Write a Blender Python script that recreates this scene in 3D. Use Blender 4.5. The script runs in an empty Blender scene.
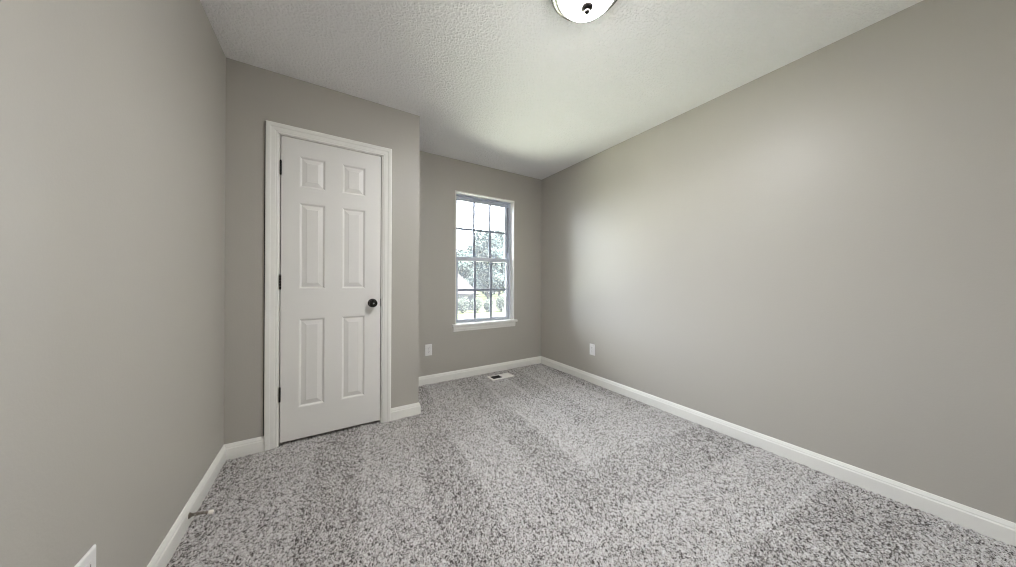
import bpy, bmesh, math, random
import numpy as np
from mathutils import Vector, Matrix

random.seed(7)
sc = bpy.context.scene
col = sc.collection

# ---------------------------------------------------------------- room size (metres); camera stands at x=0, y=0
H = 2.44                      # ceiling height
XL, XR = -0.5286, 2.424       # left and right wall
YB, YC, YW = -1.15, 2.4015, 3.0376   # back wall, closet wall, window wall
XC = 0.6388                   # outer corner of the closet
BH, BT = 0.0866, 0.014        # baseboard height, thickness

# ---------------------------------------------------------------- camera
cam_data = bpy.data.cameras.new('camera')
cam = bpy.data.objects.new('camera', cam_data)
col.objects.link(cam)
F_PX, YAW, PITCH, ROLL, CAM_H = 289.03, 0.5590, 0.0027, -0.0032, 1.0834
cam_data.sensor_fit = 'HORIZONTAL'
cam_data.sensor_width = 36.0
cam_data.lens = F_PX / 1016 * 36.0
cam_data.shift_x = -0.113 / 1016
cam_data.shift_y = -3.107 / 1016
cam_data.clip_start = 0.02
cam_data.clip_end = 500
_fw = Vector((math.sin(YAW) * math.cos(PITCH), math.cos(YAW) * math.cos(PITCH), math.sin(PITCH)))
_rt = Vector((math.cos(YAW), -math.sin(YAW), 0))
_up = _rt.cross(_fw)
_r2 = _rt * math.cos(ROLL) - _up * math.sin(ROLL)
_u2 = _rt * math.sin(ROLL) + _up * math.cos(ROLL)
cam.matrix_world = Matrix(((_r2.x, _u2.x, -_fw.x, 0.0), (_r2.y, _u2.y, -_fw.y, 0.0), (_r2.z, _u2.z, -_fw.z, CAM_H), (0, 0, 0, 1)))
sc.camera = cam

# ---------------------------------------------------------------- world, sun, exposure
SKY = 27.0
LAMP = 375.0
world = bpy.data.worlds.new('sky')
sc.world = world
world.use_nodes = True
wn = world.node_tree
wn.nodes.clear()
_o = wn.nodes.new('ShaderNodeOutputWorld')
_b = wn.nodes.new('ShaderNodeBackground')
_b.inputs['Color'].default_value = (0.83, 0.885, 1.0, 1)
_b.inputs['Strength'].default_value = SKY
wn.links.new(_b.outputs[0], _o.inputs[0])

sun_d = bpy.data.lights.new('sun', 'SUN')
sun_d.energy = 165.0
sun_d.angle = math.radians(3)
sun_d.color = (1.0, 0.95, 0.86)
sun = bpy.data.objects.new('sun', sun_d)
sun.rotation_euler = (math.radians(8), math.radians(24), 0)   # high sun, along the house front and slightly from behind it
sun.location = (0, -4, 12)
col.objects.link(sun)

# sampling portal in the window opening (gives no light of its own)
por_d = bpy.data.lights.new('window_portal', 'AREA')
por_d.shape = 'RECTANGLE'
por_d.size, por_d.size_y = 0.80, 1.52
por_d.cycles.is_portal = True
por = bpy.data.objects.new('window_portal', por_d)
por.location = (1.5965, YW + 0.165, 1.345)
por.rotation_euler = (math.radians(-90), 0, 0)
col.objects.link(por)

sc.view_settings.view_transform = 'Standard'
sc.view_settings.look = 'None'
sc.view_settings.gamma = 1.0
sc.view_settings.exposure = 0.42
sc.view_settings.use_curve_mapping = False
sc.cycles.filter_width = 1.1
sc.cycles.use_denoising = True
sc.cycles.denoiser = 'OPENIMAGEDENOISE'
sc.cycles.denoising_input_passes = 'RGB_ALBEDO_NORMAL'
sc.cycles.denoising_prefilter = 'ACCURATE'
sc.cycles.max_bounces = 14
sc.cycles.diffuse_bounces = 10
sc.cycles.transparent_max_bounces = 16
sc.cycles.caustics_reflective = False
sc.cycles.caustics_refractive = False
sc.cycles.sample_clamp_indirect = 12

# ---------------------------------------------------------------- materials
def new_mat(name):
    m = bpy.data.materials.new(name)
    m.use_nodes = True
    nt = m.node_tree
    return m, nt, nt.nodes['Principled BSDF']

def rgba(c):
    return (c[0], c[1], c[2], 1.0)

def paint(name, c, rough=0.5, spec=0.5, metal=0.0, bump=0.0, scale=300.0, vary=0.03, detail=3.0):
    """painted or metal surface with a faint procedural mottling and an optional texture bump"""
    m, nt, p = new_mat(name)
    tc = nt.nodes.new('ShaderNodeTexCoord')
    nz = nt.nodes.new('ShaderNodeTexNoise')
    nz.inputs['Scale'].default_value = 2.3
    nz.inputs['Detail'].default_value = 3
    nt.links.new(tc.outputs['Object'], nz.inputs['Vector'])
    mx = nt.nodes.new('ShaderNodeMix')
    mx.data_type = 'RGBA'
    mx.inputs[6].default_value = rgba([v * (1 - vary) for v in c])
    mx.inputs[7].default_value = rgba([min(1, v * (1 + vary)) for v in c])
    nt.links.new(nz.outputs['Fac'], mx.inputs[0])
    nt.links.new(mx.outputs[2], p.inputs['Base Color'])
    p.inputs['Roughness'].default_value = rough
    p.inputs['Specular IOR Level'].default_value = spec
    p.inputs['Metallic'].default_value = metal
    if bump > 0:
        nb = nt.nodes.new('ShaderNodeTexNoise')
        nb.inputs['Scale'].default_value = scale
        nb.inputs['Detail'].default_value = detail
        nt.links.new(tc.outputs['Object'], nb.inputs['Vector'])
        bp = nt.nodes.new('ShaderNodeBump')
        bp.inputs['Strength'].default_value = 1.0
        bp.inputs['Distance'].default_value = bump
        nt.links.new(nb.outputs['Fac'], bp.inputs['Height'])
        nt.links.new(bp.outputs['Normal'], p.inputs['Normal'])
    return m

WALL = paint('greige_wall_paint', (0.460, 0.438, 0.396), rough=0.42, spec=0.35, bump=0.0004, scale=120, vary=0.012)
TRIM = paint('white_trim_paint', (0.84, 0.83, 0.79), rough=0.35, spec=0.5, vary=0.01)
DOORM = paint('white_door_paint', (0.80, 0.785, 0.755), rough=0.38, spec=0.5, bump=0.0002, scale=180, vary=0.01)
VINYL = paint('white_window_vinyl', (0.60, 0.64, 0.72), rough=0.35, vary=0.01)
GRILLE = paint('blue_grey_window_grille', (0.27, 0.30, 0.37), rough=0.5, vary=0.01)
TRACK_SHADE = paint('grey_track_shade', (0.32, 0.33, 0.38), rough=0.5, vary=0.02)
PLATE = paint('white_outlet_plastic', (0.84, 0.83, 0.82), rough=0.3, vary=0.01)
SLOTM = paint('dark_socket_slot_and_shadow', (0.03, 0.03, 0.03), rough=0.6)
BRONZE = paint('dark_bronze', (0.022, 0.019, 0.017), rough=0.22, metal=0.55, vary=0.1)
HINGEM = paint('black_hinge_metal', (0.02, 0.018, 0.016), rough=0.4, metal=0.5)
NICKEL = paint('brushed_nickel', (0.55, 0.54, 0.50), rough=0.28, metal=1.0, vary=0.04)
DARKRING = paint('dark_fixture_rim', (0.03, 0.03, 0.03), rough=0.35, metal=0.6)
SPRINGM = paint('dark_spring_metal', (0.22, 0.19, 0.15), rough=0.3, metal=0.9)
RUBBER = paint('white_rubber_tip', (0.88, 0.85, 0.78), rough=0.5)
VENTM = paint('white_vent_enamel', (0.82, 0.80, 0.77), rough=0.35, vary=0.01)
DUCTM = paint('dark_duct_metal_and_shade', (0.03, 0.028, 0.025), rough=0.7)
SUBF = paint('subfloor_board', (0.28, 0.22, 0.15), rough=0.8)

# ceiling: splattered stipple texture
def ceiling_mat():
    m, nt, p = new_mat('stippled_ceiling_paint')
    p.inputs['Base Color'].default_value = (0.90, 0.895, 0.90, 1)
    p.inputs['Roughness'].default_value = 0.9
    p.inputs['Specular IOR Level'].default_value = 0.15
    tc = nt.nodes.new('ShaderNodeTexCoord')
    n1 = nt.nodes.new('ShaderNodeTexNoise')
    n1.inputs['Scale'].default_value = 70
    n1.inputs['Detail'].default_value = 2.5
    n1.inputs['Distortion'].default_value = 0.6
    rp = nt.nodes.new('ShaderNodeValToRGB')
    rp.color_ramp.elements[0].position = 0.42
    rp.color_ramp.elements[1].position = 0.62
    bp = nt.nodes.new('ShaderNodeBump')
    bp.inputs['Distance'].default_value = 0.0031
    nt.links.new(tc.outputs['Object'], n1.inputs['Vector'])
    nt.links.new(n1.outputs['Fac'], rp.inputs['Fac'])
    nt.links.new(rp.outputs['Color'], bp.inputs['Height'])
    nt.links.new(bp.outputs['Normal'], p.inputs['Normal'])
    return m
CEIL = ceiling_mat()

def carpet_mat():
    m, nt, p = new_mat('flecked_carpet_yarn')
    at = nt.nodes.new('ShaderNodeAttribute')
    at.attribute_name = 'fleck'
    tc = nt.nodes.new('ShaderNodeTexCoord')
    nz = nt.nodes.new('ShaderNodeTexNoise')
    nz.inputs['Scale'].default_value = 175
    nz.inputs['Detail'].default_value = 2
    nt.links.new(tc.outputs['Object'], nz.inputs['Vector'])
    ma = nt.nodes.new('ShaderNodeMath')
    ma.operation = 'MULTIPLY_ADD'
    ma.inputs[1].default_value = 1.5
    nt.links.new(nz.outputs['Fac'], ma.inputs[0])
    sb = nt.nodes.new('ShaderNodeMath')
    sb.operation = 'SUBTRACT'
    sb.inputs[1].default_value = 0.75
    nt.links.new(at.outputs['Fac'], sb.inputs[0])
    nt.links.new(sb.outputs[0], ma.inputs[2])
    rp = nt.nodes.new('ShaderNodeValToRGB')
    e = rp.color_ramp.elements
    e[0].position = 0.0
    e[0].color = (0.045, 0.040, 0.038, 1)  # dark yarn flecks, doubling as painted crevice shade between tufts
    e[1].position = 1.0
    e[1].color = (0.66, 0.65, 0.645, 1)
    for pos, c in ((0.36, (0.07, 0.062, 0.058)), (0.50, (0.30, 0.283, 0.270)), (0.66, (0.52, 0.503, 0.49))):
        k = e.new(pos)
        k.color = rgba(c)
    nt.links.new(ma.outputs[0], rp.inputs['Fac'])
    nt.links.new(rp.outputs['Color'], p.inputs['Base Color'])
    p.inputs['Roughness'].default_value = 0.95
    p.inputs['Specular IOR Level'].default_value = 0.1
    return m
CARPET = carpet_mat()

def glass_mat():
    m = bpy.data.materials.new('clear_window_glass')
    m.use_nodes = True
    nt = m.node_tree
    nt.nodes.clear()
    o = nt.nodes.new('ShaderNodeOutputMaterial')
    t = nt.nodes.new('ShaderNodeBsdfTransparent')
    t.inputs['Color'].default_value = (0.95, 0.97, 0.965, 1)
    g = nt.nodes.new('ShaderNodeBsdfGlossy')
    g.inputs['Roughness'].default_value = 0.02
    fr = nt.nodes.new('ShaderNodeFresnel')
    fr.inputs['IOR'].default_value = 1.45
    mx = nt.nodes.new('ShaderNodeMixShader')
    nt.links.new(fr.outputs[0], mx.inputs[0])
    nt.links.new(t.outputs[0], mx.inputs[1])
    nt.links.new(g.outputs[0], mx.inputs[2])
    tl = nt.nodes.new('ShaderNodeBsdfTranslucent')      # added veil: washes out the view like daylight glare
    m2 = nt.nodes.new('ShaderNodeMixShader')
    m2.inputs[0].default_value = 0.015
    nt.links.new(mx.outputs[0], m2.inputs[1])
    nt.links.new(tl.outputs[0], m2.inputs[2])
    nt.links.new(m2.outputs[0], o.inputs[0])
    return m
GLASS = glass_mat()

def lamp_mat():
    m, nt, p = new_mat('lit_frosted_glass')
    p.inputs['Base Color'].default_value = (0.9, 0.9, 0.88, 1)
    p.inputs['Emission Color'].default_value = (0.985, 0.985, 1.0, 1)
    # emission graded to limit ceiling glare: bright bottom, much weaker upper side
    tc = nt.nodes.new('ShaderNodeTexCoord')
    sp = nt.nodes.new('ShaderNodeSeparateXYZ')
    mr = nt.nodes.new('ShaderNodeMapRange')
    mr.inputs['From Min'].default_value = -0.074
    mr.inputs['From Max'].default_value = -0.098
    mr.inputs['To Min'].default_value = 8.0
    mr.inputs['To Max'].default_value = LAMP
    nt.links.new(tc.outputs['Object'], sp.inputs[0])
    nt.links.new(sp.outputs['Z'], mr.inputs['Value'])
    nt.links.new(mr.outputs[0], p.inputs['Emission Strength'])
    return m
LAMPG = lamp_mat()

def two_tone(name, a, b, scale, rough=0.9, stretch=None):
    m, nt, p = new_mat(name)
    tc = nt.nodes.new('ShaderNodeTexCoord')
    mp = nt.nodes.new('ShaderNodeMapping')
    if stretch:
        mp.inputs['Scale'].default_value = stretch
    nz = nt.nodes.new('ShaderNodeTexNoise')
    nz.inputs['Scale'].default_value = scale
    nz.inputs['Detail'].default_value = 5
    rp = nt.nodes.new('ShaderNodeValToRGB')
    rp.color_ramp.elements[0].position = 0.35
    rp.color_ramp.elements[0].color = rgba(a)
    rp.color_ramp.elements[1].position = 0.65
    rp.color_ramp.elements[1].color = rgba(b)
    nt.links.new(tc.outputs['Object'], mp.inputs['Vector'])
    nt.links.new(mp.outputs[0], nz.inputs['Vector'])
    nt.links.new(nz.outputs['Fac'], rp.inputs['Fac'])
    nt.links.new(rp.outputs['Color'], p.inputs['Base Color'])
    p.inputs['Roughness'].default_value = rough
    p.inputs['Specular IOR Level'].default_value = 0.0
    return m
NEARG = two_tone('pale_bounce_ground', (0.56, 0.56, 0.42), (0.62, 0.62, 0.48), 0.7)
LAWN = two_tone('mown_lawn', (0.019, 0.022, 0.011), (0.023, 0.026, 0.014), 0.6)
LEAF = two_tone('tree_leaves', (0.017, 0.023, 0.022), (0.024, 0.031, 0.030), 0.8)
LEAF2 = two_tone('shrub_leaves', (0.017, 0.020, 0.017), (0.024, 0.028, 0.024), 1.5)
BARK = two_tone('tree_bark', (0.010, 0.009, 0.008), (0.014, 0.012, 0.011), 4.0)
SHINGLE = two_tone('roof_shingles', (0.0165, 0.0150, 0.0155), (0.0190, 0.0172, 0.0180), 3.0, stretch=(1, 1, 6))
SIDING = two_tone('pale_siding', (0.015, 0.016, 0.0165), (0.017, 0.018, 0.0185), 1.0)
HTRIM = paint('house_trim', (0.022, 0.022, 0.022), rough=0.6)
HGLASS = paint('house_window_glass', (0.006, 0.007, 0.008), rough=0.5, spec=0.02)
CONC = two_tone('driveway_concrete', (0.026, 0.0255, 0.025), (0.029, 0.0285, 0.028), 1.0)

# ---------------------------------------------------------------- mesh helpers
class MB:
    def __init__(self):
        self.v, self.f, self.s = [], [], []
    def add(self, vs, fs, smooth=False):
        n = len(self.v)
        self.v += [tuple(p) for p in vs]
        self.f += [tuple(i + n for i in f) for f in fs]
        self.s += [smooth] * len(fs)
        return self
    def box(self, a, b):
        x0, x1 = sorted((a[0], b[0])); y0, y1 = sorted((a[1], b[1])); z0, z1 = sorted((a[2], b[2]))
        vs = [(x, y, z) for z in (z0, z1) for y in (y0, y1) for x in (x0, x1)]
        return self.add(vs, [(0, 2, 3, 1), (4, 5, 7, 6), (0, 1, 5, 4), (2, 6, 7, 3), (0, 4, 6, 2), (1, 3, 7, 5)])
    def lathe(self, prof, origin, axis, n=32, smooth=True):
        """prof: (radius, height) pairs from one end to the other; closed at the ends when the radius is 0"""
        ax = Vector(axis).normalized()
        u = ax.orthogonal().normalized()
        w = ax.cross(u)
        o = Vector(origin)
        vs, fs = [], []
        for r, h in prof:
            for k in range(n):
                t = 2 * math.pi * k / n
                vs.append(o + ax * h + (u * math.cos(t) + w * math.sin(t)) * max(r, 1e-5))
        for i in range(len(prof) - 1):
            for k in range(n):
                k2 = (k + 1) % n
                fs.append((i * n + k, i * n + k2, (i + 1) * n + k2, (i + 1) * n + k))
        fs.append(tuple(range(n))[::-1])
        fs.append(tuple((len(prof) - 1) * n + k for k in range(n)))
        return self.add(vs, fs, smooth)
    def tube(self, pts, rad, n=8, smooth=True):
        pts = [Vector(p) for p in pts]
        rads = rad if isinstance(rad, (list, tuple)) else [rad] * len(pts)
        vs, fs = [], []
        u = None
        for i, p in enumerate(pts):
            d = (pts[min(i + 1, len(pts) - 1)] - pts[max(i - 1, 0)]).normalized()
            if u is None:
                u = d.orthogonal().normalized()
            else:
                u = (u - d * u.dot(d)).normalized()
            w = d.cross(u)
            for k in range(n):
                t = 2 * math.pi * k / n
                vs.append(p + (u * math.cos(t) + w * math.sin(t)) * rads[i])
        for i in range(len(pts) - 1):
            for k in range(n):
                k2 = (k + 1) % n
                fs.append((i * n + k, i * n + k2, (i + 1) * n + k2, (i + 1) * n + k))
        fs.append(tuple(range(n))[::-1])
        fs.append(tuple((len(pts) - 1) * n + k for k in range(n)))
        return self.add(vs, fs, smooth)
    def build(self, name, mat, parent=None, bevel=0.0, seg=2, loc=None):
        """links the mesh as one object; loc moves the origin there without moving the geometry"""
        vs = self.v
        if loc is None and parent is not None:
            loc = parent.matrix_world.translation.copy() if parent.parent is None else None
        me = bpy.data.meshes.new(name)
        L = Vector(loc) if loc is not None else Vector((0, 0, 0))
        base = Vector((0, 0, 0))
        q = parent
        while q is not None:
            base += q.location
            q = q.parent
        off = base if parent is not None else L
        me.from_pydata([(p[0] - off.x, p[1] - off.y, p[2] - off.z) for p in vs], [], self.f)
        me.polygons.foreach_set('use_smooth', self.s)
        me.materials.append(mat)
        bm = bmesh.new()
        bm.from_mesh(me)
        bmesh.ops.recalc_face_normals(bm, faces=bm.faces)
        bm.to_mesh(me)
        bm.free()
        o = bpy.data.objects.new(name, me)
        col.objects.link(o)
        if parent is not None:
            o.parent = parent
        else:
            o.location = L
        if bevel > 0:
            md = o.modifiers.new('edge', 'BEVEL')
            md.width = bevel
            md.segments = seg
            md.limit_method = 'ANGLE'
            md.angle_limit = math.radians(40)
            md.harden_normals = False
        return o

def tag(o, label=None, cat=None, group=None, kind=None):
    if label: o['label'] = label
    if cat: o['category'] = cat
    if group: o['group'] = group
    if kind: o['kind'] = kind
    return o

def empty(name, loc):
    o = bpy.data.objects.new(name, None)
    o.location = loc
    o.empty_display_size = 0.05
    col.objects.link(o)
    o.matrix_world = Matrix.Translation(loc)
    return o

def copy_tree(o, parent=None):
    c = o.copy()
    col.objects.link(c)
    c.parent = parent
    for ch in list(o.children):
        copy_tree(ch, c)
    return c

# ================================================================= ROOM SHELL
T = 0.12
def wall(name, label, boxes):
    m = MB()
    for a, b in boxes:
        m.box(a, b)
    return tag(m.build(name, WALL), label, 'wall', kind='structure')

DX0, DX1, DZ1 = -0.286, 0.372, 2.062        # rough door opening
WX0, WX1, WZ0, WZ1 = 1.207, 1.986, 0.598, 2.088   # window opening
WT = 0.16
wall('wall_left', 'long greige wall with the spring door stop at its foot', [((XL - T, YB - T, -0.15), (XL, YW + WT, H))])
wall('wall_right', 'long plain greige wall facing the closet', [((XR, YB - T, -0.15), (XR + T, YW + WT, H))])
wall('wall_back', 'plain greige wall behind the camera', [((XL, YB - T, -0.15), (XR, YB, H))])
wall('wall_closet', 'greige wall holding the white six-panel door', [
    ((XL, YC, -0.05), (DX0, YC + 0.11, H)), ((DX1, YC, -0.05), (XC, YC + 0.11, H)), ((DX0, YC, DZ1), (DX1, YC + 0.11, H))])
wall('wall_closet_side', 'short greige return wall between closet and window', [((XC - 0.11, YC + 0.11, -0.05), (XC, YW, H))])
wall('wall_window', 'greige end wall with the double-hung window', [
    ((XL, YW, -0.15), (WX0, YW + WT, H)), ((WX1, YW, -0.15), (XR, YW + WT, H)),
    ((WX0, YW, -0.15), (WX1, YW + WT, WZ0)), ((WX0, YW, WZ1), (WX1, YW + WT, H))])
tag(MB().box((XL - T, YB - T, H), (XR + T, YW + WT, H + 0.15)).build('ceiling', CEIL), 'white stippled ceiling over the whole room', 'ceiling', kind='structure')

# ---------------------------------------------------------------- carpeted floor, every tuft modelled in the height of the pile
VX0, VX1, VY0, VY1 = 1.530, 1.814, 2.752, 2.892     # floor register
def make_floor():
    step = 0.0031
    nx = int((XR - XL) / step) + 1
    ny = int((YW - YB) / step) + 1
    xs = np.linspace(XL, XR, nx)
    ys = np.linspace(YB, YW, ny)
    X, Y = np.meshgrid(xs, ys)
    rng = np.random.default_rng(3)
    cs = 0.0088
    gx = int((XR - XL) / cs) + 6
    gy = int((YW - YB) / cs) + 6
    jx = rng.random((gy, gx)); jy = rng.random((gy, gx)); rh = rng.random((gy, gx)); rc = rng.random((gy, gx))
    # low-frequency noise by smooth interpolation
    def vnoise(x, y, f, seed):
        r = np.random.default_rng(seed).random((64, 64))
        u = x * f + 13.7; v = y * f + 9.1
        iu = np.floor(u).astype(int); iv = np.floor(v).astype(int)
        fu = u - iu; fv = v - iv
        fu = fu * fu * (3 - 2 * fu); fv = fv * fv * (3 - 2 * fv)
        g = lambda a, b: r[b % 64, a % 64]
        return (g(iu, iv) * (1 - fu) + g(iu + 1, iv) * fu) * (1 - fv) + (g(iu, iv + 1) * (1 - fu) + g(iu + 1, iv + 1) * fu) * fv
    # vacuum strokes: bands of pile leaning one way or the other
    wob = vnoise(X, Y, 1.3, 5) - 0.5
    far = 1 / (1 + np.exp(-(Y - 1.15 + 0.5 * (X - 1.2) * -0.6 + wob * 0.5) / 0.06))
    sA = X - 0.09 * Y + 0.05 * wob                         # strokes that run towards the window
    sB = Y + 0.12 * X + 0.08 * wob                         # strokes that run across, near the camera
    def bands(s, w, seed):
        k = np.floor(s / w).astype(int)
        fr = s / w - k
        sign = np.where((k % 2) == 0, 1.0, -1.0)
        edge = np.exp(-((fr - 0.02) / 0.07) ** 2) + np.exp(-((fr - 1.02) / 0.07) ** 2)
        return sign, edge
    a1, e1 = bands(sA, 0.29, 1)
    b1, e2 = bands(sB, 0.34, 2)
    lean = a1 * far + b1 * (1 - far)
    edge = e1 * far + e2 * (1 - far)
    lean = lean * 1.6 * vnoise(X, Y, 2.6, 8)
    px = (X - XL) / cs + 2
    py = (Y - YB) / cs + 2
    # irregular tuft outlines
    px = px + 0.7 * (vnoise(X, Y, 110, 21) - 0.5)
    py = py + 0.7 * (vnoise(X, Y, 110, 22) - 0.5)
    ix = np.floor(px).astype(int); iy = np.floor(py).astype(int)
    best = np.full(X.shape, 9.0); bh = np.zeros(X.shape); bc = np.zeros(X.shape); dyb = np.zeros(X.shape); dxb = np.zeros(X.shape)
    for oy in (-1, 0, 1):
        for ox in (-1, 0, 1):
            cx_ = np.clip(ix + ox, 0, gx - 1); cy_ = np.clip(iy + oy, 0, gy - 1)
            dx = px - (cx_ + jx[cy_, cx_]); dy = py - (cy_ + jy[cy_, cx_])
            d = dx * dx + dy * dy
            m = d < best
            best = np.where(m, d, best)
            bh = np.where(m, rh[cy_, cx_], bh); bc = np.where(m, rc[cy_, cx_], bc)
            dxb = np.where(m, dx, dxb); dyb = np.where(m, dy, dyb)
    dome = 1 - np.clip(best * 1.6, 0, 1)
    z = -0.0130 + 0.0105 * dome + 0.0060 * bh
    z = z + 0.0022 * lean * (dyb * far + dxb * (1 - far))
    z = z + 0.0030 * edge * (0.3 + vnoise(X, Y, 4, 31)) + 0.003 * (vnoise(X, Y, 6, 11) - 0.5)
    # sunk under the floor register
    inv = (X > VX0 + 0.012) & (X < VX1 - 0.012) & (Y > VY0 + 0.012) & (Y < VY1 - 0.012)
    z = np.where(inv, -0.075, z)
    # the closet and wall edges dip against the boards
    rim = np.minimum(np.minimum(X - XL, XR - X), YW - Y)
    rim = np.minimum(rim, np.where(X < XC + 0.014, np.abs(YC - Y), 9))
    z = z - 0.006 * np.exp(-(rim / 0.028) ** 2)
    co = np.stack([X, Y, z], -1).reshape(-1, 3).astype(np.float32)
    idx = np.arange(nx * ny).reshape(ny, nx)
    q = np.stack([idx[:-1, :-1], idx[:-1, 1:], idx[1:, 1:], idx[1:, :-1]], -1).reshape(-1, 4).astype(np.int32)
    me = bpy.data.meshes.new('floor')
    me.vertices.add(len(co)); me.vertices.foreach_set('co', co.ravel())
    me.loops.add(q.size); me.loops.foreach_set('vertex_index', q.ravel())
    me.polygons.add(len(q))
    me.polygons.foreach_set('loop_start', np.arange(0, q.size, 4, dtype=np.int32))
    me.polygons.foreach_set('use_smooth', np.ones(len(q), dtype=bool))
    me.update(calc_edges=True)
    at = me.attributes.new('fleck', 'FLOAT', 'POINT')
    fl = np.clip(0.60 + (bc - 0.5) * 0.34 + 0.030 * lean + 0.095 * edge * vnoise(X, Y, 5, 77), 0, 1)
    at.data.foreach_set('value', fl.ravel().astype(np.float32))
    me.materials.append(CARPET)
    o = bpy.data.objects.new('floor', me)
    col.objects.link(o)
    tag(o, 'grey-brown flecked cut-pile carpet across the whole floor', 'carpet', kind='structure')
    MB().box((XL, YB, -0.15), (XR, YW, -0.09)).build('subfloor', SUBF, o)
    return o
make_floor()

# ---------------------------------------------------------------- baseboards
BPROF = [(0, 0), (BT, 0), (BT, 0.058), (BT - 0.002, 0.062), (BT - 0.0035, 0.064), (BT - 0.0035, 0.070), (BT - 0.007, 0.079), (0.004, BH - 0.001), (0.002, BH), (0, BH)]
def baseboard(name, label, path, i, group=None):
    """one board of a run along PATH (room side on the right-hand normal), ends mitred to its neighbours"""
    P = [Vector((p[0], p[1])) for p in path]
    def nrm(a, b):
        d = (b - a).normalized()
        return Vector((d.y, -d.x))
    a, b = P[i], P[i + 1]
    n = nrm(a, b)
    def off(pt, other):
        if other is None:
            return n
        m = (n + other)
        return m / m.dot(n)
    oa = off(a, nrm(P[i - 1], a) if i > 0 else None)
    ob = off(b, nrm(b, P[i + 2]) if i + 2 < len(P) else None)
    m = MB()
    k = len(BPROF)
    vs = [(a.x + oa.x * u, a.y + oa.y * u, z - 0.012 if z == 0 else z) for u, z in BPROF] + [(b.x + ob.x * u, b.y + ob.y * u, z - 0.012 if z == 0 else z) for u, z in BPROF]
    fs = [(j, (j + 1) % k, k + (j + 1) % k, k + j) for j in range(k)] + [tuple(range(k))[::-1], tuple(range(k, 2 * k))]
    m.add(vs, fs)
    return tag(m.build(name, TRIM), label, 'baseboard', kind='structure')
CX0, CX1, CZ1 = -0.338, 0.423, 2.108       # outside of the door casing
runA = [(XR, YB), (XL, YB), (XL, YC), (CX0, YC)]
runB = [(CX1, YC), (XC, YC), (XC, YW), (XR, YW), (XR, YB)]
baseboard('baseboard_back', 'white baseboard along the wall behind the camera', runA, 0)
baseboard('baseboard_left', 'white baseboard with the spring door stop screwed to it', runA, 1)
baseboard('baseboard_closet', 'short white baseboard between the room corner and the hinge side of the door', runA, 2)
baseboard('baseboard_closet.001', 'short white baseboard between the knob side of the door and the outer corner', runB, 0)
baseboard('baseboard_closet_side', 'white baseboard on the closet return wall', runB, 1)
baseboard('baseboard_window', 'white baseboard under the window behind the floor vent', runB, 2)
baseboard('baseboard_right', 'long white baseboard under the plain wall', runB, 3)

# ================================================================= CLOSET DOOR
# casing: stepped colonial profile, mitred at the two top corners
def make_casing():
    prof = [(0.0, 0.0), (0.0, 0.0085), (0.004, 0.0105), (0.010, 0.0105), (0.014, 0.0125), (0.034, 0.0145), (0.039, 0.0175), (0.046, 0.0185), (0.058, 0.0185), (0.0625, 0.016), (0.0625, 0.0)]
    # u from the inner edge outwards, t out of the wall
    W = 0.0625
    ix0, ix1, iz1 = CX0 + W, CX1 - W, CZ1 - W
    m = MB()
    k = len(prof)
    rings = []
    for cx_, cz_, sx, sz in ((ix0, -0.006, -1, 0), (ix0, iz1, -1, 1), (ix1, iz1, 1, 1), (ix1, -0.006, 1, 0)):
        rings.append([(cx_ + sx * u, YC - t, cz_ + sz * u) for u, t in prof])
    vs = [p for r in rings for p in r]
    fs = []
    for r in range(3):
        fs += [(r * k + j, r * k + (j + 1) % k, (r + 1) * k + (j + 1) % k, (r + 1) * k + j) for j in range(k)]
    fs += [tuple(range(k))[::-1], tuple(range(3 * k, 4 * k))]
    m.add(vs, fs)
    c = tag(m.build('trim_1', TRIM, loc=(0.043, YC, 0)), 'white moulded casing around the closet door', 'door casing', kind='structure')
    j = MB()
    jx0, jx1, jz1 = -0.2655, 0.3515, 2.0425
    j.box((DX0, YC + 0.0, -0.01), (jx0, YC + 0.11, jz1)); j.box((jx1, YC + 0.0, -0.01), (DX1, YC + 0.11, jz1)); j.box((DX0, YC + 0.0, jz1), (DX1, YC + 0.11, DZ1))
    # stops behind the slab
    j.box((jx0, YC + 0.040, -0.01), (jx0 + 0.012, YC + 0.075, jz1)); j.box((jx1 - 0.012, YC + 0.040, -0.01), (jx1, YC + 0.075, jz1)); j.box((jx0, YC + 0.040, jz1 - 0.012), (jx1, YC + 0.075, jz1))
    j.build('door_jamb', TRIM, c)
    MB().box((CX0 - 0.0065, YC - 0.0015, BH), (CX0 + 0.001, YC + 0.001, CZ1 - 0.002)).build('casing_shadow_line', SLOTM, c)  # dark strip put in for the shadow along the casing edge
    s = MB().box((jx1 - 0.0022, YC + 0.001, 0.885), (jx1 + 0.001, YC + 0.03, 0.945))
    tag(s.build('strike_plate', HINGEM, c), 'dark strike plate')
make_casing()

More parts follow.
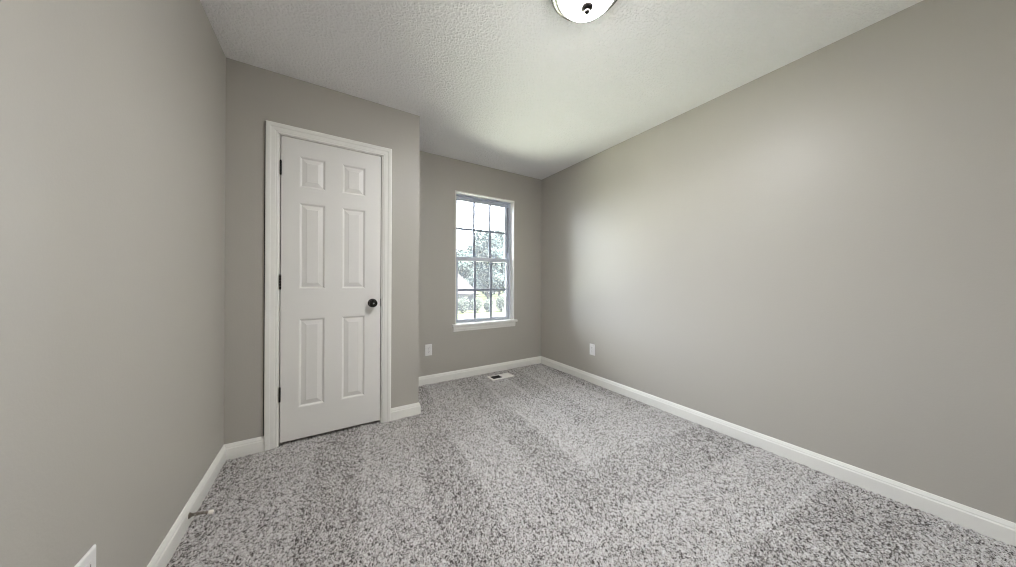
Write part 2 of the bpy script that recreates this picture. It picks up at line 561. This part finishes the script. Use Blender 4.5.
def make_door():
    x0, x1, z0, z1 = -0.2600, 0.3460, 0.016, 2.0370
    yf, yb = YC + 0.002, YC + 0.037
    colsx = [(-0.1625, -0.0135), (0.0895, 0.2400)]
    rowsz = [(0.226, 0.824), (1.026, 1.610), (1.715, 1.926)]
    xsx = [x0, colsx[0][0], colsx[0][1], colsx[1][0], colsx[1][1], x1]
    zsz = [z0, rowsz[0][0], rowsz[0][1], rowsz[1][0], rowsz[1][1], rowsz[2][0], rowsz[2][1], z1]
    m = MB()
    for i in range(5):
        for k in range(7):
            if i in (1, 3) and k in (1, 3, 5):
                continue
            for y in (yf, yb):
                m.add([(xsx[i], y, zsz[k]), (xsx[i + 1], y, zsz[k]), (xsx[i + 1], y, zsz[k + 1]), (xsx[i], y, zsz[k + 1])], [(0, 1, 2, 3)])
    m.add([(x0, yf, z0), (x1, yf, z0), (x1, yf, z1), (x0, yf, z1), (x0, yb, z0), (x1, yb, z0), (x1, yb, z1), (x0, yb, z1)],
          [(0, 1, 5, 4), (1, 2, 6, 5), (2, 3, 7, 6), (3, 0, 4, 7)])
    for (a, b) in colsx:
        for (c, d) in rowsz:
            m.add([(a, yf, c), (b, yf, c), (b, yf, d), (a, yf, d), (a, yb, c), (b, yb, c), (b, yb, d), (a, yb, d)],
                  [(0, 1, 5, 4), (1, 2, 6, 5), (2, 3, 7, 6), (3, 0, 4, 7)])
    me_loc = (0.043, YC, 0.01)
    root = m.build('door_1', DOORM, loc=me_loc)
    bm = bmesh.new(); bm.from_mesh(root.data)
    bmesh.ops.remove_doubles(bm, verts=bm.verts, dist=0.0002)
    bmesh.ops.recalc_face_normals(bm, faces=bm.faces)
    bm.to_mesh(root.data); bm.free()
    tag(root, 'closed white six-panel closet door with a dark knob and black hinges', 'door', kind='structure')
    # raised panels: moulded edge, groove, sloping field, flat centre
    steps = [(0.0, 0.0), (0.003, 0.0008), (0.007, 0.0035), (0.011, 0.0085), (0.0135, 0.0095), (0.0165, 0.0095), (0.020, 0.0085), (0.040, 0.0030), (0.0415, 0.0018), (0.043, 0.0016)]
    for (a, b) in colsx:
        for (c, d) in rowsz:
            p = MB()
            vs, fs = [], []
            for u, dep in steps:
                vs += [(a + u, yf + dep, c + u), (b - u, yf + dep, c + u), (b - u, yf + dep, d - u), (a + u, yf + dep, d - u)]
            n = len(steps)
            for i in range(n - 1):
                for k in range(4):
                    fs.append((4 * i + k, 4 * i + (k + 1) % 4, 4 * (i + 1) + (k + 1) % 4, 4 * (i + 1) + k))
            fs.append((4 * (n - 1), 4 * (n - 1) + 1, 4 * (n - 1) + 2, 4 * (n - 1) + 3))
            # back of the panel
            o_ = len(vs)
            vs += [(a, yb - 0.006, c), (b, yb - 0.006, c), (b, yb - 0.006, d), (a, yb - 0.006, d)]
            fs.append((o_, o_ + 1, o_ + 2, o_ + 3))
            for k in range(4):
                fs.append((k, (k + 1) % 4, o_ + (k + 1) % 4, o_ + k))
            p.add(vs, fs)
            p.build('raised_panel', DOORM, root)
    # knob
    kx, kz = 0.291, 0.915
    kn = MB().lathe([(0.0, 0.0), (0.0325, 0.0), (0.0325, 0.003), (0.029, 0.0065), (0.020, 0.009), (0.012, 0.011), (0.0115, 0.024), (0.014, 0.029), (0.0240, 0.034), (0.0288, 0.042), (0.0288, 0.050), (0.0245, 0.057), (0.014, 0.0615), (0.0, 0.063)], (kx, yf, kz), (0, -1, 0), 36).build('door_knob', BRONZE, root)
    tag(kn, 'dark bronze door knob')
    MB().lathe([(0, 0), (0.0045, 0), (0.0045, 0.0015), (0, 0.0018)], (kx, yf - 0.0625, kz), (0, -1, 0), 16).build('keyhole_button', NICKEL, kn)
    MB().box((x1 - 0.001, yf + 0.004, kz - 0.028), (x1 + 0.0014, yb - 0.004, kz + 0.028)).build('latch_plate', HINGEM, root)
    # hinges: barrel of five knuckles standing proud between slab and jamb
    for hz in (1.826, 1.073, 0.334):
        h = MB()
        for q in range(5):
            h.lathe([(0, 0), (0.0052, 0), (0.0058, 0.001), (0.0058, 0.0165), (0.0052, 0.0175), (0, 0.0175)], (x0 - 0.0018, yf - 0.006, hz - 0.045 + q * 0.018), (0, 0, 1), 14)
        h.lathe([(0, 0), (0.003, 0), (0.0045, 0.002), (0.0035, 0.005), (0, 0.006)], (x0 - 0.0018, yf - 0.006, hz + 0.045), (0, 0, 1), 12)
        h.lathe([(0, 0), (0.003, 0), (0.0045, 0.002), (0.0035, 0.005), (0, 0.006)], (x0 - 0.0018, yf - 0.006, hz - 0.045), (0, 0, -1), 12)
        h.box((x0 - 0.0028, yf - 0.004, hz - 0.045), (x0 - 0.0008, yb - 0.006, hz + 0.045))
        tag(h.build('hinge', HINGEM, root), 'black door hinge')
make_door()

# ================================================================= WINDOW
def make_window():
    root = empty('window_1', (1.5965, YW, WZ0))
    tag(root, 'white double-hung window with six-pane grilles above and below', 'window', kind='structure')
    lt = 0.009
    ox0, ox1, oz0, oz1 = WX0, WX1, WZ0, WZ1
    yo = YW + 0.16
    # painted liner boards of the opening, thin bead showing at the wall face
    l = MB()
    l.box((ox0 - 0.004, YW - 0.003, oz0), (ox0 + lt, YW + 0.075, oz1)); l.box((ox1 - lt, YW - 0.003, oz0), (ox1 + 0.004, YW + 0.075, oz1)); l.box((ox0 - 0.004, YW - 0.003, oz1 - lt), (ox1 + 0.004, YW + 0.075, oz1 + 0.004))
    l.build('window_liner', TRIM, root, bevel=0.001)
    # vinyl master frame
    fx0, fx1, fz0, fz1 = ox0 + lt, ox1 - lt, oz0 + 0.008, oz1 - lt
    fw = 0.024
    f = MB()
    f.box((fx0 - lt, YW + 0.070, oz0), (fx0 + fw, yo, oz1)); f.box((fx1 - fw, YW + 0.070, oz0), (fx1 + lt, yo, oz1))
    f.box((fx0 + fw, YW + 0.070, fz1 - 0.014), (fx1 - fw, yo, oz1)); f.box((fx0 + fw, YW + 0.070, oz0), (fx1 - fw, yo, fz0 + 0.006))
    f.build('window_frame', VINYL, root, bevel=0.0015)
    for s, xx in ((1, fx0 + fw), (-1, fx1 - fw)):
        MB().box((xx - s * 0.001, YW + 0.078, 1.44), (xx + s * 0.0035, YW + 0.106, 2.02)).build('track_shade_strip', TRACK_SHADE, root)  # grey strip standing for the shade in the jamb track recess
    gx0, gx1 = fx0 + fw, fx1 - fw
    def sash(name, y0, y1, z0, z1, bot, top, st=0.031):
        s = MB()
        s.box((gx0 + 0.001, y0, z0), (gx0 + st, y1, z1)); s.box((gx1 - st, y0, z0), (gx1 - 0.001, y1, z1))
        s.box((gx0 + st, y0, z0), (gx1 - st, y1, z0 + bot)); s.box((gx0 + st, y0, z1 - top), (gx1 - st, y1, z1))
        o = s.build(name, VINYL, root, bevel=0.0025)
        a0, a1, c0, c1 = gx0 + st, gx1 - st, z0 + bot, z1 - top
        ym = (y0 + y1) / 2
        g = MB().box((a0 - 0.003, ym - 0.002, c0 - 0.003), (a1 + 0.003, ym + 0.002, c1 + 0.003))
        g.build('glass_pane', GLASS, o)
        r = MB()
        w = 0.0135
        for k in (1, 2):
            xc = a0 + (a1 - a0) * k / 3
            r.box((xc - w, ym - 0.0105, c0), (xc + w, ym - 0.0025, c1))
        zc = (c0 + c1) / 2
        for k in range(3):
            xa = a0 + (a1 - a0) * k / 3 + (w if k else 0); xb = a0 + (a1 - a0) * (k + 1) / 3 - (w if k < 2 else 0)
            r.box((xa, ym - 0.0105, zc - w), (xb, ym - 0.0025, zc + w))
        r.build('grille', GRILLE, o, bevel=0.001)
        return o
    sash('upper_sash', YW + 0.112, YW + 0.138, 1.326, fz1 - 0.012, 0.036, 0.044)
    low = sash('lower_sash', YW + 0.080, YW + 0.108, fz0 + 0.006, 1.366, 0.030, 0.050)
    for lx in (1.385, 1.775):
        k = MB()
        k.lathe([(0, 0), (0.020, 0), (0.020, 0.004), (0.013, 0.010), (0.008, 0.014), (0, 0.015)], (lx, YW + 0.094, 1.366), (0, 0, 1), 20)
        k.box((lx - 0.026, YW + 0.084, 1.374), (lx + 0.006, YW + 0.094, 1.382))
        k.build('sash_lock', VINYL, low)
    # stool with a rounded nose and horns, apron below
    st = MB()
    st.box((1.172, YW - 0.034, 0.578), (2.022, YW - 0.0005, 0.6035)); st.box((ox0 + 0.0005, YW - 0.0005, 0.5985), (ox1 - 0.0005, YW + 0.072, 0.6035))
    st.build('window_sill', TRIM, root, bevel=0.004, seg=3)
    ap = MB()
    pr = [(0, 0.578), (0.013, 0.578), (0.013, 0.548), (0.011, 0.540), (0.008, 0.532), (0.008, 0.524), (0.004, 0.519), (0, 0.519)]
    k = len(pr)
    vs = [(1.185, YW - t, z) for t, z in pr] + [(2.004, YW - t, z) for t, z in pr]
    ap.add(vs, [(j, (j + 1) % k, k + (j + 1) % k, k + j) for j in range(k)] + [tuple(range(k))[::-1], tuple(range(k, 2 * k))])
    ap.build('apron', TRIM, root)
make_window()

# ================================================================= OUTLETS
def make_outlet(label):
    """built at the origin facing -Y; the plate centre is the origin"""
    root = empty('wall_outlet', (0, 0, 0))
    tag(root, label, 'outlet')
    w, h = 0.0365, 0.0595
    m = MB()
    vs, fs = [], []
    ring = [(w, h, 0.0), (w, h, 0.0025), (w - 0.0025, h - 0.0025, 0.0052), (w - 0.006, h - 0.006, 0.0060)]
    for a, b, t in ring:
        vs += [(-a, -t, -b), (a, -t, -b), (a, -t, b), (-a, -t, b)]
    for i in range(3):
        for k in range(4):
            fs.append((4 * i + k, 4 * i + (k + 1) % 4, 4 * i + 4 + (k + 1) % 4, 4 * i + 4 + k))
    fs += [(12, 13, 14, 15), (3, 2, 1, 0)]
    m.add(vs, fs)
    m.build('face_plate', PLATE, root)
    for s in (1, -1):
        zc = s * 0.0195
        r = MB()
        n = 28
        pts = []
        for k in range(n):
            t = 2 * math.pi * k / n
            pts.append((0.0165 * max(-1, min(1, 1.25 * math.cos(t))), zc + 0.0142 * max(-1, min(1, 1.08 * math.sin(t)))))
        vs = [(x, -0.0055, z) for x, z in pts] + [(x, -0.0078, z) for x, z in pts]
        fs = [(k, (k + 1) % n, n + (k + 1) % n, n + k) for k in range(n)] + [tuple(range(n, 2 * n)), tuple(range(n))[::-1]]
        r.add(vs, fs)
        rc = r.build('receptacle', PLATE, root)
        MB().box((-0.0074, -0.0082, zc + 0.000), (-0.0054, -0.0076, zc + 0.009)).build('slot', SLOTM, rc)
        MB().box((0.0056, -0.0082, zc + 0.001), (0.0072, -0.0076, zc + 0.008)).build('slot', SLOTM, rc)
        MB().lathe([(0, 0), (0.0026, 0), (0.0026, 0.0006), (0, 0.0006)], (0, -0.0076, zc - 0.0065), (0, -1, 0), 14).build('slot', SLOTM, rc)
    MB().lathe([(0, 0), (0.0034, 0), (0.0030, 0.0012), (0, 0.0016)], (0, -0.0058, 0), (0, -1, 0), 16).build('screw', NICKEL, root)
    return root
o1 = make_outlet('white outlet on the window wall, near the closet corner')
o2 = copy_tree(o1); o3 = copy_tree(o1)
o1.location = (0.910, YW, 0.353)
o2.location = (XR, 2.158, 0.350); o2.rotation_euler = (0, 0, math.radians(-90))
o2['label'] = 'white outlet on the long plain wall across from the closet'
o3.location = (XL, 1.212, 0.313); o3.rotation_euler = (0, 0, math.radians(90))
o3['label'] = 'white outlet on the wall with the door stop, cut off by the photo edge'

# ================================================================= DOOR STOP
def make_stop():
    x0, y0, z0 = XL + BT, 1.835, 0.040
    root = empty('door_stop', (x0, y0, z0))
    tag(root, 'spring door stop with a white rubber tip on the baseboard', 'door stop')
    MB().lathe([(0, 0), (0.0125, 0), (0.0125, 0.002), (0.009, 0.006), (0.006, 0.009), (0, 0.010)], (x0, y0, z0), (1, 0, 0), 20).build('base', SPRINGM, root)
    pts = []
    n = 16 * 14
    L = 0.056
    for i in range(n + 1):
        t = i / n
        a = 2 * math.pi * 14 * t
        r = 0.0058 - 0.0014 * t
        droop = -0.010 * t * t
        pts.append((x0 + 0.006 + L * t, y0 + r * math.cos(a), z0 + droop + r * math.sin(a)))
    MB().tube(pts, 0.00155, 6).build('spring', SPRINGM, root)
    MB().lathe([(0, 0), (0.0052, 0), (0.0075, 0.002), (0.0085, 0.006), (0.0085, 0.015), (0.0072, 0.018), (0, 0.019)], (x0 + 0.006 + L - 0.002, y0, z0 - 0.010), (1, 0, -0.25), 18).build('rubber_tip', RUBBER, root)
make_stop()

# ================================================================= FLOOR REGISTER
def make_vent():
    cx_, cy_ = (VX0 + VX1) / 2, (VY0 + VY1) / 2
    root = empty('floor_vent', (cx_, cy_, 0))
    tag(root, 'white metal floor register set in the carpet below the window', 'vent')
    zt = 0.0085
    # sloping flange
    m = MB()
    rings = [(VX0, VX1, VY0, VY1, 0.0005), (VX0 + 0.001, VX1 - 0.001, VY0 + 0.001, VY1 - 0.001, 0.003), (VX0 + 0.008, VX1 - 0.008, VY0 + 0.008, VY1 - 0.008, zt), (VX0 + 0.022, VX1 - 0.022, VY0 + 0.022, VY1 - 0.022, zt), (VX0 + 0.023, VX1 - 0.023, VY0 + 0.023, VY1 - 0.023, zt - 0.004), (VX0 + 0.023, VX1 - 0.023, VY0 + 0.023, VY1 - 0.023, -0.05)]
    vs, fs = [], []
    for a, b, c, d, z in rings:
        vs += [(a, c, z), (b, c, z), (b, d, z), (a, d, z)]
    for i in range(len(rings) - 1):
        for k in range(4):
            fs.append((4 * i + k, 4 * i + (k + 1) % 4, 4 * i + 4 + (k + 1) % 4, 4 * i + 4 + k))
    m.add(vs, fs)
    m.build('flange', VENTM, root)
    ix0, ix1, iy0, iy1 = VX0 + 0.023, VX1 - 0.023, VY0 + 0.023, VY1 - 0.023
    MB().box((cx_ - 0.004, iy0, -0.004), (cx_ + 0.004, iy1, zt - 0.001)).build('centre_bar', VENTM, root)
    MB().box((ix0, iy0, -0.06), (ix1, iy1, -0.05)).build('duct', DUCTM, root)
    # thin louvres: one half leans open to the duct, the other half lies closed
    def louv(xa, xb, n, tilt, wdt):
        for k in range(n):
            xc = xa + (xb - xa) * (k + 0.5) / n
            dx, dz = wdt * math.cos(tilt), wdt * math.sin(tilt)
            l = MB()
            t = 0.0007
            nx_, nz_ = -math.sin(tilt) * t, math.cos(tilt) * t
            z0 = zt - 0.004
            q = [(xc - dx - nx_, z0 - dz - nz_), (xc + dx - nx_, z0 + dz - nz_), (xc + dx + nx_, z0 + dz + nz_), (xc - dx + nx_, z0 - dz + nz_)]
            vs = [(x, iy0, z) for x, z in q] + [(x, iy1, z) for x, z in q]
            l.add(vs, [(0, 1, 2, 3), (7, 6, 5, 4), (0, 4, 5, 1), (1, 5, 6, 2), (2, 6, 7, 3), (3, 7, 4, 0)])
            l.build('louvre', VENTM if tilt < 0.5 else DUCTM, root)  # open half coloured dark to stand for the shade between its blades
    louv(ix0, cx_ - 0.004, 9, 1.25, 0.004)
    louv(cx_ + 0.004, ix1, 9, 0.12, 0.0056)
    MB().box((cx_ - 0.002, iy0 + 0.018, zt - 0.002), (cx_ + 0.002, iy0 + 0.034, zt + 0.008)).build('damper_lever', VENTM, root)
make_vent()

# ================================================================= CEILING LIGHT
def make_lamp():
    lx, ly = 1.000, 0.926
    root = empty('ceiling_light', (lx, ly, H))
    tag(root, 'lit flush-mount ceiling light with a frosted glass bowl and dark finial', 'ceiling light')
    d = (0, 0, -1)
    MB().lathe([(0, 0), (0.150, 0), (0.160, 0.002), (0.163, 0.008), (0.160, 0.014), (0.158, 0.022), (0.161, 0.027), (0.159, 0.032), (0.148, 0.034), (0, 0.034)], (lx, ly, H), d, 64).build('pan', NICKEL, root)
    MB().lathe([(0.150, 0.022), (0.160, 0.018), (0.1645, 0.020), (0.1645, 0.026), (0.161, 0.029), (0.156, 0.0335), (0.150, 0.033)], (lx, ly, H), d, 64).build('rim', DARKRING, root)
    prof = []
    for k in range(0, 19):
        a = math.pi / 2 * k / 18
        prof.append((0.136 * math.cos(a), 0.030 + 0.076 * math.sin(a)))
    MB().lathe(prof, (lx, ly, H), d, 64).build('glass_bowl', LAMPG, root)
    MB().lathe([(0, 0.1025), (0.026, 0.1025), (0.0285, 0.106), (0.027, 0.111), (0.017, 0.116), (0.010, 0.118), (0.009, 0.121), (0.013, 0.124), (0.0135, 0.129), (0.008, 0.134), (0, 0.136)], (lx, ly, H), d, 28).build('finial', BRONZE, root)
make_lamp()

# ================================================================= OUTDOORS (the room is on the upper floor)
GZ = -2.9
gm = MB()
MB().box((-14, YW + 0.4, GZ - 0.2), (16, YW + 15.0, GZ)).build('bounce_slab', NEARG)  # unseen ground added to bounce sun and sky light onto the ceiling
tag(bpy.data.objects['bounce_slab'], 'unseen pale slab below the window, added to bounce light indoors', 'bounce slab', kind='structure')
gm.add([(-120, YW + 15.0, GZ), (160, YW + 15.0, GZ), (160, 220, GZ), (-120, 220, GZ)], [(0, 1, 2, 3)])
tag(gm.build('lawn', LAWN), 'sunlit green lawn outside below the window', 'lawn', kind='structure')
dm = MB()
dm.add([(23.5, 40.0, GZ + 0.02), (26.5, 39.0, GZ + 0.02), (21.6, 29.5, GZ + 0.02), (18.4, 30.5, GZ + 0.02)], [(0, 1, 2, 3)])
dm.add([(23.5, 40.0, GZ - 0.1), (26.5, 39.0, GZ - 0.1), (21.6, 29.5, GZ - 0.1), (18.4, 30.5, GZ - 0.1)], [(3, 2, 1, 0)])
tag(dm.build('driveway', CONC), 'pale concrete driveway on the lawn beside the house', 'driveway', kind='structure')

def make_house():
    cx_, cy_, yaw = 12.6, 44.5, math.radians(-24)
    root = empty('house', (cx_, cy_, GZ))
    tag(root, 'pale house with a broad hip roof seen through the window', 'house')
    ca, sa = math.cos(yaw), math.sin(yaw)
    def W(x, y, z):
        return (cx_ + x * ca - y * sa, cy_ + x * sa + y * ca, GZ + z)
    def pbox(m, a, b):
        x0, x1 = sorted((a[0], b[0])); y0, y1 = sorted((a[1], b[1])); z0, z1 = sorted((a[2], b[2]))
        vs = [W(x, y, z) for z in (z0, z1) for y in (y0, y1) for x in (x0, x1)]
        m.add(vs, [(0, 2, 3, 1), (4, 5, 7, 6), (0, 1, 5, 4), (2, 6, 7, 3), (0, 4, 6, 2), (1, 3, 7, 5)])
        return m
    hw, hd, ze = 7.6, 6.0, 2.4
    pbox(MB(), (-hw, -hd, 0), (hw, hd, ze)).build('wall', SIDING, root)
    e = 0.5
    r = MB()
    zr = ze + 7.0
    vs = [W(-hw - e, -hd - e, ze - 0.1), W(hw + e, -hd - e, ze - 0.1), W(hw + e, hd + e, ze - 0.1), W(-hw - e, hd + e, ze - 0.1), W(-0.8, -0.2, zr), W(0.8, 0.2, zr),
          W(-hw - e, -hd - e, ze - 0.3), W(hw + e, -hd - e, ze - 0.3), W(hw + e, hd + e, ze - 0.3), W(-hw - e, hd + e, ze - 0.3)]
    r.add(vs, [(0, 1, 5, 4), (1, 2, 5), (2, 3, 4, 5), (3, 0, 4), (0, 6, 7, 1), (1, 7, 8, 2), (2, 8, 9, 3), (3, 9, 6, 0), (9, 8, 7, 6)])
    r.build('roof', SHINGLE, root)
    for wx in (-5.2, -1.6, 2.2, 5.2):
        f = pbox(MB(), (wx - 0.65, -hd - 0.06, 0.8), (wx + 0.65, -hd + 0.02, 2.0)).build('window', HTRIM, root)
        pbox(MB(), (wx - 0.52, -hd - 0.08, 0.92), (wx + 0.52, -hd - 0.05, 1.88)).build('pane', HGLASS, f)
make_house()

def leaves(m, centres, n, size, rs):
    for _ in range(n):
        c, r = rs.choice(centres)
        while True:
            v = Vector((rs.uniform(-1, 1), rs.uniform(-1, 1), rs.uniform(-1, 1)))
            if 0.3 < v.length < 1: break
        p = Vector(c) + Vector((v.x * r[0], v.y * r[0], v.z * r[1]))
        a = Vector((rs.gauss(0, 1), rs.gauss(0, 1), rs.gauss(0, 1))).normalized()
        b = a.orthogonal().normalized()
        s = size * rs.uniform(0.6, 1.3)
        m.add([p - a * s, p + b * s * 0.5, p + a * s, p - b * s * 0.5], [(0, 1, 2, 3)])

def make_tree(name, label, x, y, h, w, seed, pale=False):
    rs = random.Random(seed)
    root = empty(name, (x, y, GZ))
    tag(root, label, 'tree', 'trees behind the house')
    tr = MB()
    top = Vector((x + rs.uniform(-.4, .4), y, GZ + h * 0.8))
    tr.tube([(x, y, GZ - 0.1), (x + 0.1, y, GZ + h * 0.3), tuple(top)], [0.32, 0.24, 0.06], 8)
    cs = []
    for k in range(12):
        z = GZ + h * (0.12 + 0.74 * k / 11)
        a = k * 2.4 + rs.random()
        rr = w * (0.55 if k < 9 else 0.3) * rs.uniform(0.5, 1.0)
        e = Vector((x + math.cos(a) * rr, y + math.sin(a) * rr, z + 0.8))
        tr.tube([(x, y, z - 1.2), tuple(e)], [0.10, 0.03], 6)
        cs.append((tuple(e), (w * 0.5, h * 0.13)))
    cs.append(((x, y, GZ + h * 0.90), (w * 0.3, h * 0.10)))
    tr.build('trunk', BARK, root)
    fo = MB()
    leaves(fo, cs, 7500, 0.42, rs)
    fo.build('foliage', LEAF, root)
trees = [(29.3, 55.0, 14.6, 4.0, 'leafy tree nearest behind the sloping roof of the far house'),
         (39.0, 55.0, 15.0, 4.0, 'nearest tall tree, beyond the driveway'),
         (27.6, 65.5, 11.2, 4.2, 'low tree rising just over the slope of the far roof'),
         (38.2, 65.5, 17.5, 4.4, 'tall tree in the middle row, behind the eave of the far house'),
         (35.8, 76.0, 14.5, 4.6, 'mid-height tree in the third row back, between a low and a tall one'),
         (48.4, 76.0, 20.7, 4.6, 'tallest tree, in the third row back at the window edge'),
         (31.7, 87.0, 13.6, 5.0, 'farthest low tree, behind the far roof'),
         (47.0, 87.0, 18.5, 5.0, 'farthest tall tree, filling the gap between nearer crowns')]
for i, (x, y, h, w, lab) in enumerate(trees):
    make_tree('tree', lab, x, y, h, w, 40 + i)

def make_shrub(x, y, h, w, lab, seed, lf=LEAF2):
    rs = random.Random(seed)
    root = empty('shrub', (x, y, GZ))
    tag(root, lab, 'shrub', 'shrubs by the far house')
    st = MB()
    for k in range(4):
        a = k * 1.6
        st.tube([(x, y, GZ - 0.05), (x + math.cos(a) * w * 0.35, y + math.sin(a) * w * 0.35, GZ + h * 0.6)], [0.05, 0.02], 5)
    st.build('stem', BARK, root)
    fo = MB()
    leaves(fo, [((x, y, GZ + h * 0.42), (w * 0.5, h * 0.42)), ((x + w * .2, y, GZ + h * 0.6), (w * 0.35, h * 0.38)), ((x - w * .2, y, GZ + h * 0.5), (w * 0.35, h * 0.38))], 1600, 0.11, rs)
    fo.build('foliage', lf, root)
for i, (x, y, h, w, lab) in enumerate([
        (19.3, 32.6, 2.3, 1.3, 'dark rounded shrub standing alone at the driveway'),
        (14.3, 33.4, 2.1, 1.5, 'low shrub in front of the house wall, nearest its middle'),
        (16.05, 33.2, 2.0, 1.5, 'low shrub in front of the house wall, second from the driveway'),
        (17.7, 33.0, 1.9, 1.3, 'low shrub at the corner of the far house')]):
    make_shrub(x, y, h, w, lab, 70 + i)
